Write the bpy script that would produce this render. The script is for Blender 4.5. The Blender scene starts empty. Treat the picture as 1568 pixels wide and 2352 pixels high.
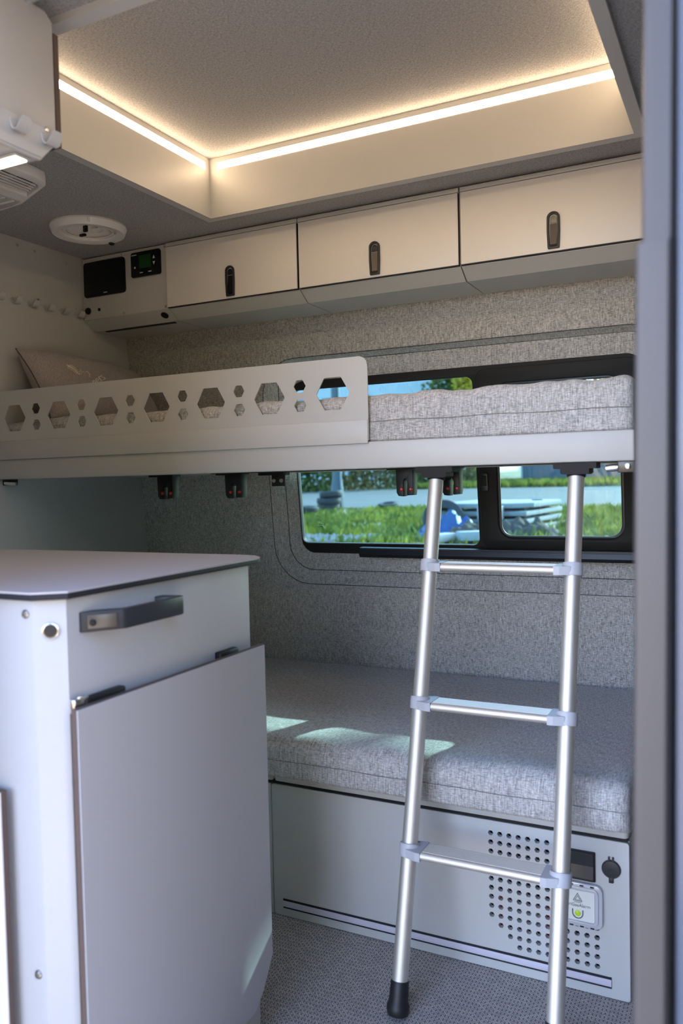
import bpy, bmesh, math, random
from mathutils import Vector, Matrix, noise as mnoise

random.seed(7)
sc = bpy.context.scene
C = sc.collection

# ------------------------------------------------------------------ camera
cam_d = bpy.data.cameras.new('camera')
cam = bpy.data.objects.new('camera', cam_d); C.objects.link(cam)
cam_d.sensor_fit = 'VERTICAL'; cam_d.sensor_height = 36.0; cam_d.sensor_width = 24.0
cam_d.lens = 1874.87 / 2352 * 36
right = Vector((0.893666, 0.448151, -0.022866)); down = Vector((-0.003829, -0.043339, -0.999053)); fwd = Vector((-0.448717, 0.892907, -0.037014))
cm = Matrix((right, -down, -fwd)).transposed().to_4x4(); cm.translation = (0, 0, 1.1)
cam.matrix_world = cm
cam_d.clip_start = 0.02; cam_d.clip_end = 500
cam_d.dof.use_dof = True; cam_d.dof.focus_distance = 2.3; cam_d.dof.aperture_fstop = 4.0
sc.camera = cam

# ------------------------------------------------------------------ sky, sun, exposure
world = bpy.data.worlds.new('sky_world'); sc.world = world; world.use_nodes = True
wn = world.node_tree.nodes; wl = world.node_tree.links
sky = wn.new('ShaderNodeTexSky'); sky.sky_type = 'NISHITA'; sky.sun_disc = False
sky.sun_elevation = math.radians(31.6); sky.sun_rotation = math.radians(22.3)
sky.air_density = 1.0; sky.dust_density = 1.2; sky.ozone_density = 1.0
tint = wn.new('ShaderNodeMix'); tint.data_type = 'RGBA'; tint.blend_type = 'MULTIPLY'; tint.inputs[0].default_value = 1.0
tint.inputs[7].default_value = (1.08, 0.965, 1.04, 1)          # camera white balance for shade
wl.new(sky.outputs[0], tint.inputs[6]); wl.new(tint.outputs[2], wn['Background'].inputs[0]); wn['Background'].inputs[1].default_value = 0.50

sun_d = bpy.data.lights.new('sun', 'SUN'); sun_d.energy = 5.0; sun_d.angle = math.radians(0.53); sun_d.color = (1.0, 0.93, 0.82)
sun = bpy.data.objects.new('sun', sun_d); C.objects.link(sun)
sun.rotation_euler = Vector((-0.41, -1.0, -0.665)).to_track_quat('-Z', 'Y').to_euler(); sun.location = (6, 14, 12)

vs = sc.view_settings
vs.view_transform = 'Standard'; vs.look = 'None'; vs.gamma = 1.0; vs.exposure = 1.68
try: vs.use_curve_mapping = False
except Exception: pass
sc.cycles.use_denoising = True
sc.cycles.max_bounces = 10; sc.cycles.diffuse_bounces = 6; sc.cycles.transparent_max_bounces = 16
sc.cycles.caustics_reflective = False; sc.cycles.caustics_refractive = False

# ------------------------------------------------------------------ materials
MATS = {}
def newmat(name):
    m = bpy.data.materials.new(name); m.use_nodes = True; MATS[name] = m
    return m, m.node_tree.nodes, m.node_tree.links, m.node_tree.nodes['Principled BSDF']
def lin(c):
    return tuple(((v/255)/12.92 if v/255 <= .04045 else ((v/255+.055)/1.055)**2.4) for v in c)
def solid(name, col, rough=.5, metal=0., var=.06, scale=30., bump=0., bscale=400., coat=0., spec=.5):
    m, n, l, b = newmat(name)
    co = n.new('ShaderNodeTexCoord'); no = n.new('ShaderNodeTexNoise'); no.inputs['Scale'].default_value = scale; no.inputs['Detail'].default_value = 4
    l.new(co.outputs['Object'], no.inputs['Vector'])
    mx = n.new('ShaderNodeMix'); mx.data_type = 'RGBA'
    mx.inputs[6].default_value = tuple(v*(1-var) for v in col)+(1,); mx.inputs[7].default_value = tuple(min(1, v*(1+var)) for v in col)+(1,)
    l.new(no.outputs[0], mx.inputs[0]); l.new(mx.outputs[2], b.inputs['Base Color'])
    b.inputs['Roughness'].default_value = rough; b.inputs['Metallic'].default_value = metal
    b.inputs['Coat Weight'].default_value = coat; b.inputs['Coat Roughness'].default_value = .08
    b.inputs['Specular IOR Level'].default_value = spec
    if bump:
        n2 = n.new('ShaderNodeTexNoise'); n2.inputs['Scale'].default_value = bscale; n2.inputs['Detail'].default_value = 3
        l.new(co.outputs['Object'], n2.inputs['Vector'])
        bp = n.new('ShaderNodeBump'); bp.inputs['Strength'].default_value = bump; bp.inputs['Distance'].default_value = .001
        l.new(n2.outputs[0], bp.inputs['Height']); l.new(bp.outputs[0], b.inputs['Normal'])
    return m
def fabric(name, dark, light, s1, s2, bump=.5, cloud=.0):
    """melange woven cloth: two directions of stretched threads"""
    m, n, l, b = newmat(name)
    co = n.new('ShaderNodeTexCoord')
    outs = []
    for s in (s1, s2):
        mp = n.new('ShaderNodeMapping'); mp.inputs['Scale'].default_value = s
        l.new(co.outputs['Object'], mp.inputs[0])
        no = n.new('ShaderNodeTexNoise'); no.inputs['Scale'].default_value = 1; no.inputs['Detail'].default_value = 2.5; no.inputs['Roughness'].default_value = .65
        l.new(mp.outputs[0], no.inputs['Vector']); outs.append(no.outputs[0])
    ad = n.new('ShaderNodeMath'); ad.operation = 'ADD'; l.new(outs[0], ad.inputs[0]); l.new(outs[1], ad.inputs[1])
    mr = n.new('ShaderNodeMapRange'); mr.inputs[1].default_value = .72; mr.inputs[2].default_value = 1.28
    l.new(ad.outputs[0], mr.inputs[0])
    rp = n.new('ShaderNodeValToRGB'); rp.color_ramp.elements[0].color = dark+(1,); rp.color_ramp.elements[1].color = light+(1,)
    l.new(mr.outputs[0], rp.inputs[0]); l.new(rp.outputs[0], b.inputs['Base Color'])
    b.inputs['Roughness'].default_value = .95; b.inputs['Specular IOR Level'].default_value = .15
    b.inputs['Sheen Weight'].default_value = .15; b.inputs['Sheen Roughness'].default_value = .5
    bp = n.new('ShaderNodeBump'); bp.inputs['Strength'].default_value = bump; bp.inputs['Distance'].default_value = .0012
    l.new(mr.outputs[0], bp.inputs['Height']); l.new(bp.outputs[0], b.inputs['Normal'])
    return m
def emit(name, col, strength):
    m, n, l, b = newmat(name)
    b.inputs['Base Color'].default_value = (.8*col[0], .8*col[1], .8*col[2], 1)
    b.inputs['Emission Color'].default_value = col+(1,); b.inputs['Emission Strength'].default_value = strength
    return m

solid('paint', (.53, .525, .505), .42, var=.02, bump=.08, bscale=900)          # light grey powder coat
solid('paint_white', (.46, .46, .47), .38, var=.015, bump=.05, bscale=900)
solid('laminate', (.80, .77, .74), .45, var=.015, bump=.04, bscale=700)        # overhead cabinet doors
solid('laminate_grey', (.42, .415, .43), .5, var=.04, scale=400, bump=.05, bscale=1500)
solid('worktop', (.46, .445, .47), .35, var=.03, scale=300)
solid('edge_dark', (.020, .020, .026), .6, spec=.25)
solid('edge_brown', (.09, .06, .05), .6)
solid('black', (.009, .009, .010), .5, spec=.3)
solid('black_gloss', (.004, .006, .008), .16, coat=.0, spec=.3)
solid('frame_black', (.016, .015, .014), .6, spec=.25)
solid('frame_rubber', (.012, .014, .018), .35)
solid('handle_grey', (.026, .028, .034), .4, spec=.35)
solid('handle_lever', (.09, .075, .06), .3)
solid('latch_silver', (.22, .22, .17), .35)
solid('white_plastic', (.84, .82, .80), .4, var=.01)
solid('chrome', (.75, .75, .75), .2, metal=1)
solid('screw_steel', (.45, .42, .38), .35, metal=1)
solid('plastic_grey', (.50, .51, .55), .45)
solid('rubber', (.012, .012, .014), .5)
solid('red_plastic', (.55, .03, .02), .4)
solid('lcd_green', (.012, .055, .016), .3, spec=.2)
solid('mark_white', (.55, .55, .55), .5)
solid('seam_grey', (.20, .195, .19), .9)
solid('thread', (.85, .78, .66), .7)
solid('lavender', (.62, .58, .66), .4)  # sky reflection put into the colour of the unlit bench diffuser
solid('switch_dark', (.035, .035, .036), .3)
solid('clear_case', (.55, .55, .58), .18, coat=.5)
solid('alarm_plate', (.80, .79, .74), .35)
solid('ink', (.12, .13, .12), .6)
solid('body_paint', (.07, .085, .12), .25, coat=1., var=.02)
solid('pillar_trim', (.062, .056, .055), .5, var=.03)
solid('vent_mesh', (.50, .50, .50), .5)
solid('dark_hole', (.02, .018, .016), .8)
solid('grey_case', (.20, .22, .26), .5)
fabric('felt', (.19, .19, .20), (.50, .495, .49), (150, 540, 300), (540, 150, 300), .6)
fabric('wall_cloth', (.20, .195, .19), (.74, .72, .69), (520, 55, 55), (120, 420, 420), .6)
fabric('mattress_cloth', (.23, .225, .225), (.72, .705, .69), (520, 50, 50), (110, 420, 420), .6)
fabric('pillow_cloth', (.30, .265, .255), (.52, .47, .45), (260, 260, 260), (500, 500, 500), .5)
emit('led_warm', (1.0, .73, .46), 7.8)
emit('lamp_green', (.35, .55, .02), 0.12)

# brushed anodised aluminium
m, n, l, b = newmat('aluminium')
b.inputs['Base Color'].default_value = (.78, .745, .69, 1); b.inputs['Metallic'].default_value = 1.; b.inputs['Roughness'].default_value = .34
co = n.new('ShaderNodeTexCoord'); no = n.new('ShaderNodeTexNoise'); no.inputs['Scale'].default_value = 300
l.new(co.outputs['Object'], no.inputs['Vector'])
mr = n.new('ShaderNodeMapRange'); mr.inputs[3].default_value = .54; mr.inputs[4].default_value = .64
l.new(no.outputs[0], mr.inputs[0]); l.new(mr.outputs[0], b.inputs['Roughness'])

# tinted privacy glazing: transparent tint + mirror reflection by Fresnel
m, n, l, b = newmat('tinted_glass'); n.remove(b)
tr = n.new('ShaderNodeBsdfTransparent'); tr.inputs[0].default_value = (.54, .74, .77, 1)
gl = n.new('ShaderNodeBsdfGlossy'); gl.inputs['Roughness'].default_value = .0; gl.inputs[0].default_value = (.9, .95, 1, 1)
fr = n.new('ShaderNodeFresnel'); fr.inputs[0].default_value = 1.62
mx = n.new('ShaderNodeMixShader'); l.new(fr.outputs[0], mx.inputs[0]); l.new(tr.outputs[0], mx.inputs[1]); l.new(gl.outputs[0], mx.inputs[2])
l.new(mx.outputs[0], n['Material Output'].inputs[0])

# woven vinyl floor
m, n, l, b = newmat('woven_floor')
co = n.new('ShaderNodeTexCoord'); mp = n.new('ShaderNodeMapping'); mp.inputs['Rotation'].default_value = (0, 0, math.radians(0))
l.new(co.outputs['Object'], mp.inputs[0])
br = n.new('ShaderNodeTexBrick'); br.inputs['Scale'].default_value = 1.0
br.inputs['Color1'].default_value = (.60, .545, .49, 1); br.inputs['Color2'].default_value = (.44, .405, .38, 1); br.inputs['Mortar'].default_value = (.05, .048, .055, 1)
br.inputs['Mortar Size'].default_value = .0010; br.inputs['Mortar Smooth'].default_value = .3; br.inputs['Brick Width'].default_value = .0155; br.inputs['Row Height'].default_value = .0062
wv = n.new('ShaderNodeTexWave'); wv.wave_type = 'BANDS'; wv.bands_direction = 'X'; wv.inputs['Scale'].default_value = 22; wv.wave_profile = 'TRI'
l.new(co.outputs['Object'], wv.inputs['Vector'])
sx = n.new('ShaderNodeSeparateXYZ'); l.new(mp.outputs[0], sx.inputs[0])
ml = n.new('ShaderNodeMath'); ml.operation = 'MULTIPLY_ADD'; ml.inputs[1].default_value = .009; l.new(wv.outputs['Fac'], ml.inputs[0]); l.new(sx.outputs[1], ml.inputs[2])
cb = n.new('ShaderNodeCombineXYZ'); l.new(sx.outputs[0], cb.inputs[0]); l.new(ml.outputs[0], cb.inputs[1])
l.new(cb.outputs[0], br.inputs['Vector'])
no = n.new('ShaderNodeTexNoise'); no.inputs['Scale'].default_value = 700; l.new(co.outputs['Object'], no.inputs['Vector'])
mx = n.new('ShaderNodeMix'); mx.data_type = 'RGBA'; mx.blend_type = 'OVERLAY'; mx.inputs[0].default_value = .7
l.new(br.outputs[0], mx.inputs[6]); l.new(no.outputs[0], mx.inputs[7]); l.new(mx.outputs[2], b.inputs['Base Color'])
b.inputs['Roughness'].default_value = .7
bp = n.new('ShaderNodeBump'); bp.inputs['Strength'].default_value = .5; bp.inputs['Distance'].default_value = .001
l.new(br.outputs['Fac'], bp.inputs['Height']); bp.invert = True; l.new(bp.outputs[0], b.inputs['Normal'])

# outdoors
solid('concrete', (.24, .245, .24), .9, var=.12, scale=6, bump=.4, bscale=40)
solid('concrete_block', (.32, .33, .335), .9, var=.08, scale=12)
solid('tyre', (.018, .019, .021), .65)
solid('tarp_blue', (.02, .075, .22), .5)
solid('earth', (.085, .068, .052), .95, var=.35, scale=8)
solid('stone', (.26, .25, .24), .95, var=.2, scale=9)
solid('metal_shed', (.055, .08, .10), .5)
solid('corrugated', (.46, .50, .52), .45, var=.03)
solid('window_dark', (.03, .05, .07), .1)
solid('bark', (.06, .05, .045), .9)
def leafy(name, c0, c1, scale):
    m, n, l, b = newmat(name); n.remove(b)
    co = n.new('ShaderNodeTexCoord'); no = n.new('ShaderNodeTexNoise'); no.inputs['Scale'].default_value = scale; no.inputs['Detail'].default_value = 5
    l.new(co.outputs['Object'], no.inputs['Vector'])
    rp = n.new('ShaderNodeValToRGB'); rp.color_ramp.elements[0].position = .36; rp.color_ramp.elements[1].position = .64
    rp.color_ramp.elements[0].color = c0+(1,); rp.color_ramp.elements[1].color = c1+(1,); l.new(no.outputs[0], rp.inputs[0])
    d = n.new('ShaderNodeBsdfDiffuse'); t_ = n.new('ShaderNodeBsdfTranslucent'); mx = n.new('ShaderNodeMixShader'); mx.inputs[0].default_value = .5
    l.new(rp.outputs[0], d.inputs[0]); l.new(rp.outputs[0], t_.inputs[0]); l.new(d.outputs[0], mx.inputs[1]); l.new(t_.outputs[0], mx.inputs[2]); l.new(mx.outputs[0], n['Material Output'].inputs[0])
leafy('grass_green', (.05, .085, .012), (.24, .25, .05), 1.6)
leafy('leaf_yellow', (.38, .30, .04), (.62, .52, .08), 2.)
leafy('leaf_green', (.04, .07, .02), (.13, .17, .05), 1.5)
leafy('leaf_olive', (.08, .08, .03), (.24, .20, .08), 1.6)
solid('straw', (.58, .50, .37), .95, var=.25, scale=3)
solid('grass_dry', (.55, .42, .22), .8, var=.3, scale=2)
m, n, l, b = newmat('ground_mix')
co = n.new('ShaderNodeTexCoord'); no = n.new('ShaderNodeTexNoise'); no.inputs['Scale'].default_value = .5; no.inputs['Detail'].default_value = 8
l.new(co.outputs['Object'], no.inputs['Vector'])
rp = n.new('ShaderNodeValToRGB'); rp.color_ramp.elements[0].color = (.075, .09, .03, 1); rp.color_ramp.elements[1].color = (.24, .21, .13, 1)
rp.color_ramp.elements[0].position = .42; rp.color_ramp.elements[1].position = .6
l.new(no.outputs[0], rp.inputs[0]); l.new(rp.outputs[0], b.inputs['Base Color']); b.inputs['Roughness'].default_value = .95
m, n, l, b = newmat('asphalt')
co = n.new('ShaderNodeTexCoord'); no = n.new('ShaderNodeTexNoise'); no.inputs['Scale'].default_value = .9; no.inputs['Detail'].default_value = 10
mp = n.new('ShaderNodeMapping'); mp.inputs['Scale'].default_value = (.35, 1.6, 1); l.new(co.outputs['Object'], mp.inputs[0]); l.new(mp.outputs[0], no.inputs['Vector'])
rp = n.new('ShaderNodeValToRGB'); rp.color_ramp.elements[0].color = (.055, .058, .058, 1); rp.color_ramp.elements[1].color = (.105, .104, .10, 1)
rp.color_ramp.elements[0].position = .35; rp.color_ramp.elements[1].position = .65
l.new(no.outputs[0], rp.inputs[0]); l.new(rp.outputs[0], b.inputs['Base Color']); b.inputs['Roughness'].default_value = .9

# ------------------------------------------------------------------ helpers
I4 = Matrix.Identity(4)
def finish(name, me, mat, parent, smooth=False, angle=35):
    bm = bmesh.new(); bm.from_mesh(me); bmesh.ops.recalc_face_normals(bm, faces=bm.faces)
    if smooth:
        for f_ in bm.faces: f_.smooth = True
        lim = math.radians(angle)
        for e in bm.edges:
            if len(e.link_faces) == 2 and e.calc_face_angle(0) > lim: e.smooth = False
    bm.to_mesh(me); bm.free()
    me.materials.clear(); me.materials.append(MATS[mat])
    o = bpy.data.objects.new(name, me); C.objects.link(o)
    if parent is not None: adopt(o, parent)
    return o
def world_of(o):
    w = Matrix.LocRotScale(o.location, o.rotation_euler, o.scale)
    return world_of(o.parent) @ o.matrix_parent_inverse @ w if o.parent else w
def adopt(o, parent):
    o.parent = parent; o.matrix_parent_inverse = world_of(parent).inverted()
def mesh(name, vs_, fs, mat, parent=None, smooth=False, angle=35):
    me = bpy.data.meshes.new(name); me.from_pydata([tuple(v) for v in vs_], [], fs); me.update()
    return finish(name, me, mat, parent, smooth, angle)
def box(name, x, y, z, mat, parent=None, bev=0., seg=2, mtx=None):
    bm = bmesh.new(); bmesh.ops.create_cube(bm, size=1)
    for v in bm.verts: v.co = Vector(((x[0]+x[1])/2+v.co.x*(x[1]-x[0]), (y[0]+y[1])/2+v.co.y*(y[1]-y[0]), (z[0]+z[1])/2+v.co.z*(z[1]-z[0])))
    if bev: bmesh.ops.bevel(bm, geom=list(bm.edges), offset=bev, segments=seg, profile=.5, affect='EDGES')
    if mtx is not None: bm.transform(mtx)
    me = bpy.data.meshes.new(name); bm.to_mesh(me); bm.free()
    return finish(name, me, mat, parent, bool(bev), 50)
def plate(name, loops, thick, mtx, mat, parent=None, bev=0., smooth=True):
    """2D outlines (first the rim, then holes) filled and given a thickness; w runs 0..thick along mtx column 2"""
    cu = bpy.data.curves.new(name, 'CURVE'); cu.dimensions = '2D'; cu.fill_mode = 'BOTH'; cu.extrude = thick/2-bev
    if bev: cu.bevel_depth = bev; cu.bevel_resolution = 1; cu.offset = -bev
    for lp in loops:
        sp = cu.splines.new('POLY'); sp.points.add(len(lp)-1); sp.use_cyclic_u = True
        for p, q in zip(sp.points, lp): p.co = (q[0], q[1], 0, 1)
    t = bpy.data.objects.new('tmp', cu); C.objects.link(t)
    dg = bpy.context.evaluated_depsgraph_get(); dg.update()
    me = bpy.data.meshes.new_from_object(t.evaluated_get(dg)); me.name = name
    bpy.data.objects.remove(t); bpy.data.curves.remove(cu)
    me.transform(mtx @ Matrix.Translation((0, 0, thick/2)))
    bm = bmesh.new(); bm.from_mesh(me); bmesh.ops.remove_doubles(bm, verts=bm.verts, dist=1e-6); bm.to_mesh(me); bm.free()
    return finish(name, me, mat, parent, smooth, 30)
def frame(o, u, v, w):
    m_ = Matrix((Vector(u), Vector(v), Vector(w))).transposed().to_4x4(); m_.translation = o; return m_
def XZ(y):   # faces the room (-Y), thickness goes to +Y
    return frame((0, y, 0), (1, 0, 0), (0, 0, 1), (0, 1, 0))
def YZ(x, s=-1): # plane of constant x; thickness towards s*X
    return frame((x, 0, 0), (0, 1, 0), (0, 0, 1), (s, 0, 0))
def XY(z, s=1):
    return frame((0, 0, z), (1, 0, 0), (0, 1, 0), (0, 0, s))
def rect(x0, x1, y0, y1): return [(x0, y0), (x1, y0), (x1, y1), (x0, y1)]
def rr(x0, x1, y0, y1, r, n_=7):
    out = []
    for cx, cy, a in ((x1-r, y0+r, -90), (x1-r, y1-r, 0), (x0+r, y1-r, 90), (x0+r, y0+r, 180)):
        for k in range(n_+1):
            t = math.radians(a+90*k/n_); out.append((cx+r*math.cos(t), cy+r*math.sin(t)))
    return out
def hexa(cx, cy, r, rot=0, sx=1.): return [(cx+sx*r*math.cos(math.radians(60*k+rot)), cy+r*math.sin(math.radians(60*k+rot))) for k in range(6)]
def circ(cx, cy, r, n_=20): return [(cx+r*math.cos(2*math.pi*k/n_), cy+r*math.sin(2*math.pi*k/n_)) for k in range(n_)]
def axis_frame(p0, p1):
    p0 = Vector(p0); w = (Vector(p1)-p0).normalized(); u = w.orthogonal().normalized(); v = w.cross(u)
    return frame(p0, u, v, w)
def lathe(name, prof, mtx, mat, parent=None, n_=24, close=False, angle=35, cap=True):
    """prof: (radius, height) pairs"""
    vs_, fs = [], []
    k = len(prof)
    for i in range(n_):
        a = 2*math.pi*i/n_
        for r, h in prof: vs_.append(mtx @ Vector((r*math.cos(a), r*math.sin(a), h)))
    for i in range(n_):
        j = (i+1) % n_
        for q in range(k if close else k-1):
            q2 = (q+1) % k
            fs.append((i*k+q, j*k+q, j*k+q2, i*k+q2))
    if not close and cap:
        if prof[0][0] > 1e-6: fs.append(tuple(i*k for i in range(n_)))
        if prof[-1][0] > 1e-6: fs.append(tuple(i*k+k-1 for i in range(n_)))
    o = mesh(name, vs_, fs, mat, parent, True, angle)
    bm = bmesh.new(); bm.from_mesh(o.data); bmesh.ops.remove_doubles(bm, verts=bm.verts, dist=1e-6); bm.to_mesh(o.data); bm.free()
    return o
def rod(name, p0, p1, r, mat, parent=None, n_=20, b_=0.):
    L_ = (Vector(p1)-Vector(p0)).length
    prof = [(r, 0), (r, L_)] if not b_ else [(r-b_, 0), (r, b_), (r, L_-b_), (r-b_, L_)]
    return lathe(name, prof, axis_frame(p0, p1), mat, parent, n_)
def tube(name, pts, r, mat, parent=None, n_=8, closed=False):
    vs_, fs = [], []; P = [Vector(p) for p in pts]; N = len(P)
    up = None
    for i, p in enumerate(P):
        a = P[(i-1) % N] if (closed or i) else p; b_ = P[(i+1) % N] if (closed or i < N-1) else p
        t = (b_-a).normalized()
        u = t.orthogonal().normalized() if up is None else (up-t*up.dot(t)).normalized(); up = u; v = t.cross(u)
        for k in range(n_):
            an = 2*math.pi*k/n_; vs_.append(p+u*r*math.cos(an)+v*r*math.sin(an))
    for i in range(N if closed else N-1):
        j = (i+1) % N
        for k in range(n_): fs.append((i*n_+k, i*n_+(k+1) % n_, j*n_+(k+1) % n_, j*n_+k))
    if not closed: fs += [tuple(range(n_)), tuple((N-1)*n_+k for k in range(n_))]
    return mesh(name, vs_, fs, mat, parent, True, 60)
def prism(name, prof, axis, a0, a1, mat, parent=None, smooth=False, angle=35):
    """profile polygon in the plane across AXIS ('x': (y,z), 'y': (x,z), 'z': (x,y)) swept a0..a1"""
    def P(p, a): return {'x': (a, p[0], p[1]), 'y': (p[0], a, p[1]), 'z': (p[0], p[1], a)}[axis]
    k = len(prof); vs_ = [P(p, a0) for p in prof]+[P(p, a1) for p in prof]
    fs = [tuple(range(k)), tuple(range(k, 2*k))]+[(i, (i+1) % k, k+(i+1) % k, k+i) for i in range(k)]
    return mesh(name, vs_, fs, mat, parent, smooth, angle)
def words(name, body, size, mtx, mat, parent=None, thick=.0004, align='CENTER', shear=0):
    cu = bpy.data.curves.new(name, 'FONT'); cu.body = body; cu.size = size; cu.align_x = align; cu.align_y = 'CENTER'; cu.extrude = thick/2; cu.shear = shear
    t = bpy.data.objects.new('tmp', cu); C.objects.link(t)
    dg = bpy.context.evaluated_depsgraph_get(); dg.update()
    me = bpy.data.meshes.new_from_object(t.evaluated_get(dg)); me.name = name
    bpy.data.objects.remove(t); bpy.data.curves.remove(cu); me.transform(mtx)
    return finish(name, me, mat, parent)
def thing(name, label, cat, loc=(0, 0, 0), group=None):
    o = bpy.data.objects.new(name, None); C.objects.link(o); o.location = loc; o.empty_display_size = .05
    return tag(o, label, cat, group)
def tag(o, label, cat, group=None, kind=None):
    o['label'] = label; o['category'] = cat
    if group: o['group'] = group
    if kind: o['kind'] = kind
    return o
def struct(o, label=None):
    o['kind'] = 'structure'
    if label: o['label'] = label
    return o
def clone(o, parent=None, off=(0, 0, 0), label=None):
    c = o.copy(); C.objects.link(c)
    if parent is not None: c.parent = parent
    else: c.location = o.location+Vector(off)
    for ch in o.children: clone(ch, c)
    if label: c['label'] = label
    return c
SCREW = None
def screw(pos, nrm, parent, r=.0035, mat='screw_steel', name='screw'):
    p = Vector(pos); d = Vector(nrm)
    return lathe(name, [(r, 0), (r, r*.25), (r*.7, r*.6), (r*.42, r*.62), (r*.42, r*.3), (0, r*.3)], axis_frame(p, p+d), mat, parent, 10)

# ------------------------------------------------------------------ van shell
TILT = .105
def WP(x, s, off=0.):           # point on the leaning far wall
    return Vector((x, 2.455-.1044*s+.9945*off, .9+.9945*s+.1044*off))
def WM(off=0.): return frame(WP(0, 0, off), (1, 0, 0), (0, -.1044, .9945), (0, .9945, .1044))
def wall_y(z): return 2.455-TILT*(z-.9)

fl = struct(box('floor', (-2.09, 1.2), (.64, 2.58), (-.06, 0), 'woven_floor'), 'grey woven vinyl floor of the camper')
wl_ = struct(box('wall_left', (-2.10, -2.072), (.66, 2.60), (0, 1.92), 'paint'), 'light grey painted metal partition wall')
for (py, pz) in ((1.883, 1.872), (1.953, 1.869), (2.088, 1.862)): screw((-2.072, py, pz), (1, 0, 0), wl_, .0042)
for (py, pz) in ((2.30, 1.06), (2.33, .98), (2.20, 1.02)): screw((-2.072, py, pz), (1, 0, 0), wl_, .003)
wf = struct(plate('wall_far', [rect(-2.09, 1.2, -.91, 1.03), rr(-1.50, -.17, -.152, .62, .13)], .02, WM(0), 'wall_cloth'), 'grey woven cloth wall lining around the window')
# recessed window surround: sloped reveal + flat ring
A = rr(-1.50, -.17, -.152, .62, .13); B = rr(-1.455, -.215, -.108, .603, .09)
vs_ = [WP(x, s, 0) for x, s in A]+[WP(x, s, .03) for x, s in B]; k = len(A)
mesh('window_reveal', vs_, [(i, (i+1) % k, k+(i+1) % k, k+i) for i in range(k)], 'wall_cloth', wf, True, 60)
plate('window_surround', [rr(-1.455, -.215, -.108, .603, .09), rr(-1.404, -.265, -.047, .543, .05)], .012, WM(.03), 'wall_cloth', wf)
tube('welt', [WP(x, s, -.0004) for x, s in A], .0011, 'frame_rubber', wf, 6, True)
tube('welt', [WP(x, s, .0296) for x, s in B], .0011, 'frame_rubber', wf, 6, True)
struct(plate('wall_right', [rect(.66, 2.58, 0, 1.92)], .03, YZ(1.2, -1), 'felt'), 'grey felt bulkhead wall at the cab end')
struct(box('wall_near', (-2.09, -1.02), (.64, .67), (-.3, 1.95), 'body_paint'), 'van side wall beside the sliding door opening')
struct(box('wall_front', (.06, 1.2), (.64, .67), (-.3, 1.95), 'body_paint'), 'van side wall beyond the door pillar')

# ceiling with recess
RX0, RX1, RY0, RY1, ZB, ZT = -1.413, -.237, 1.073, 2.003, 1.880, 2.050
ce = struct(plate('ceiling', [rect(-2.09, 1.2, .64, 2.365), rect(RX0-.012, RX1+.012, RY0-.012, RY1+.012), circ(-1.800, 1.912, .0775, 40)], .025, XY(1.893), 'felt'), 'grey felt lined ceiling')
box('recess_ceiling', (RX0-.02, RX1+.02), (RY0-.02, RY1+.02), (ZT, ZT+.02), 'felt', ce)
box('soffit', (-2.09, 1.2), (.64, .949), (1.852, 1.892), 'felt', ce)
tr_ = struct(thing('trim_1', 'painted metal frame lining the raised ceiling recess', 'trim', (RX0, RY0, ZB))); del tr_['category']
plate('rim', [rect(RX0-.026, RX1+.026, RY0-.028, RY1+.028), rect(RX0, RX1, RY0, RY1)], .0135, XY(ZB), 'paint', tr_)
LZ0, LZ1 = 2.014, 2.036      # light slot
plate('liner_panel', [rect(RY0, RY1, ZB+.0135, ZT), rect(RY0+.02, RY1-.021, LZ0, LZ1)], .012, YZ(RX0, -1), 'paint', tr_)
plate('liner_panel', [rect(RX0, RX1, ZB+.0135, ZT), rect(RX0+.026, RX1-.02, LZ0, LZ1)], .012, XZ(RY1), 'paint', tr_)
plate('liner_panel', [rect(RY0, RY1, ZB+.0135, ZT), rect(RY0+.02, RY1-.021, LZ0, LZ1)], .012, YZ(RX1, 1), 'paint', tr_)
plate('liner_panel', [rect(RX0, RX1, ZB+.0135, ZT), rect(RX0+.026, RX1-.02, LZ0, LZ1)], .012, frame((0, RY0, 0), (1, 0, 0), (0, 0, 1), (0, -1, 0)), 'paint', tr_)
# LED lights in the two slots
t = thing('led_strip', 'glowing warm LED strip along the shorter wall of the ceiling recess', 'light', (RX0, RY0, LZ0), 'ceiling recess LED strips')
box('channel', (RX0-.012, RX0-.0045), (RY0+.0205, RY1-.0215), (LZ0+.0002, LZ1-.0002), 'edge_brown', t)
box('diffuser', (RX0-.0045, RX0-.0005), (RY0+.0205, RY1-.0215), (LZ0+.0035, LZ1-.0028), 'led_warm', t)
t = thing('led_strip', 'glowing warm LED strip along the long far wall of the ceiling recess', 'light', (RX0, RY1, LZ0), 'ceiling recess LED strips')
box('channel', (RX0+.0265, RX1-.0205), (RY1+.0045, RY1+.012), (LZ0+.0002, LZ1-.0002), 'edge_brown', t)
box('diffuser', (RX0+.0265, RX1-.0205), (RY1+.0005, RY1+.0045), (LZ0+.0035, LZ1-.0028), 'led_warm', t)

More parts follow.
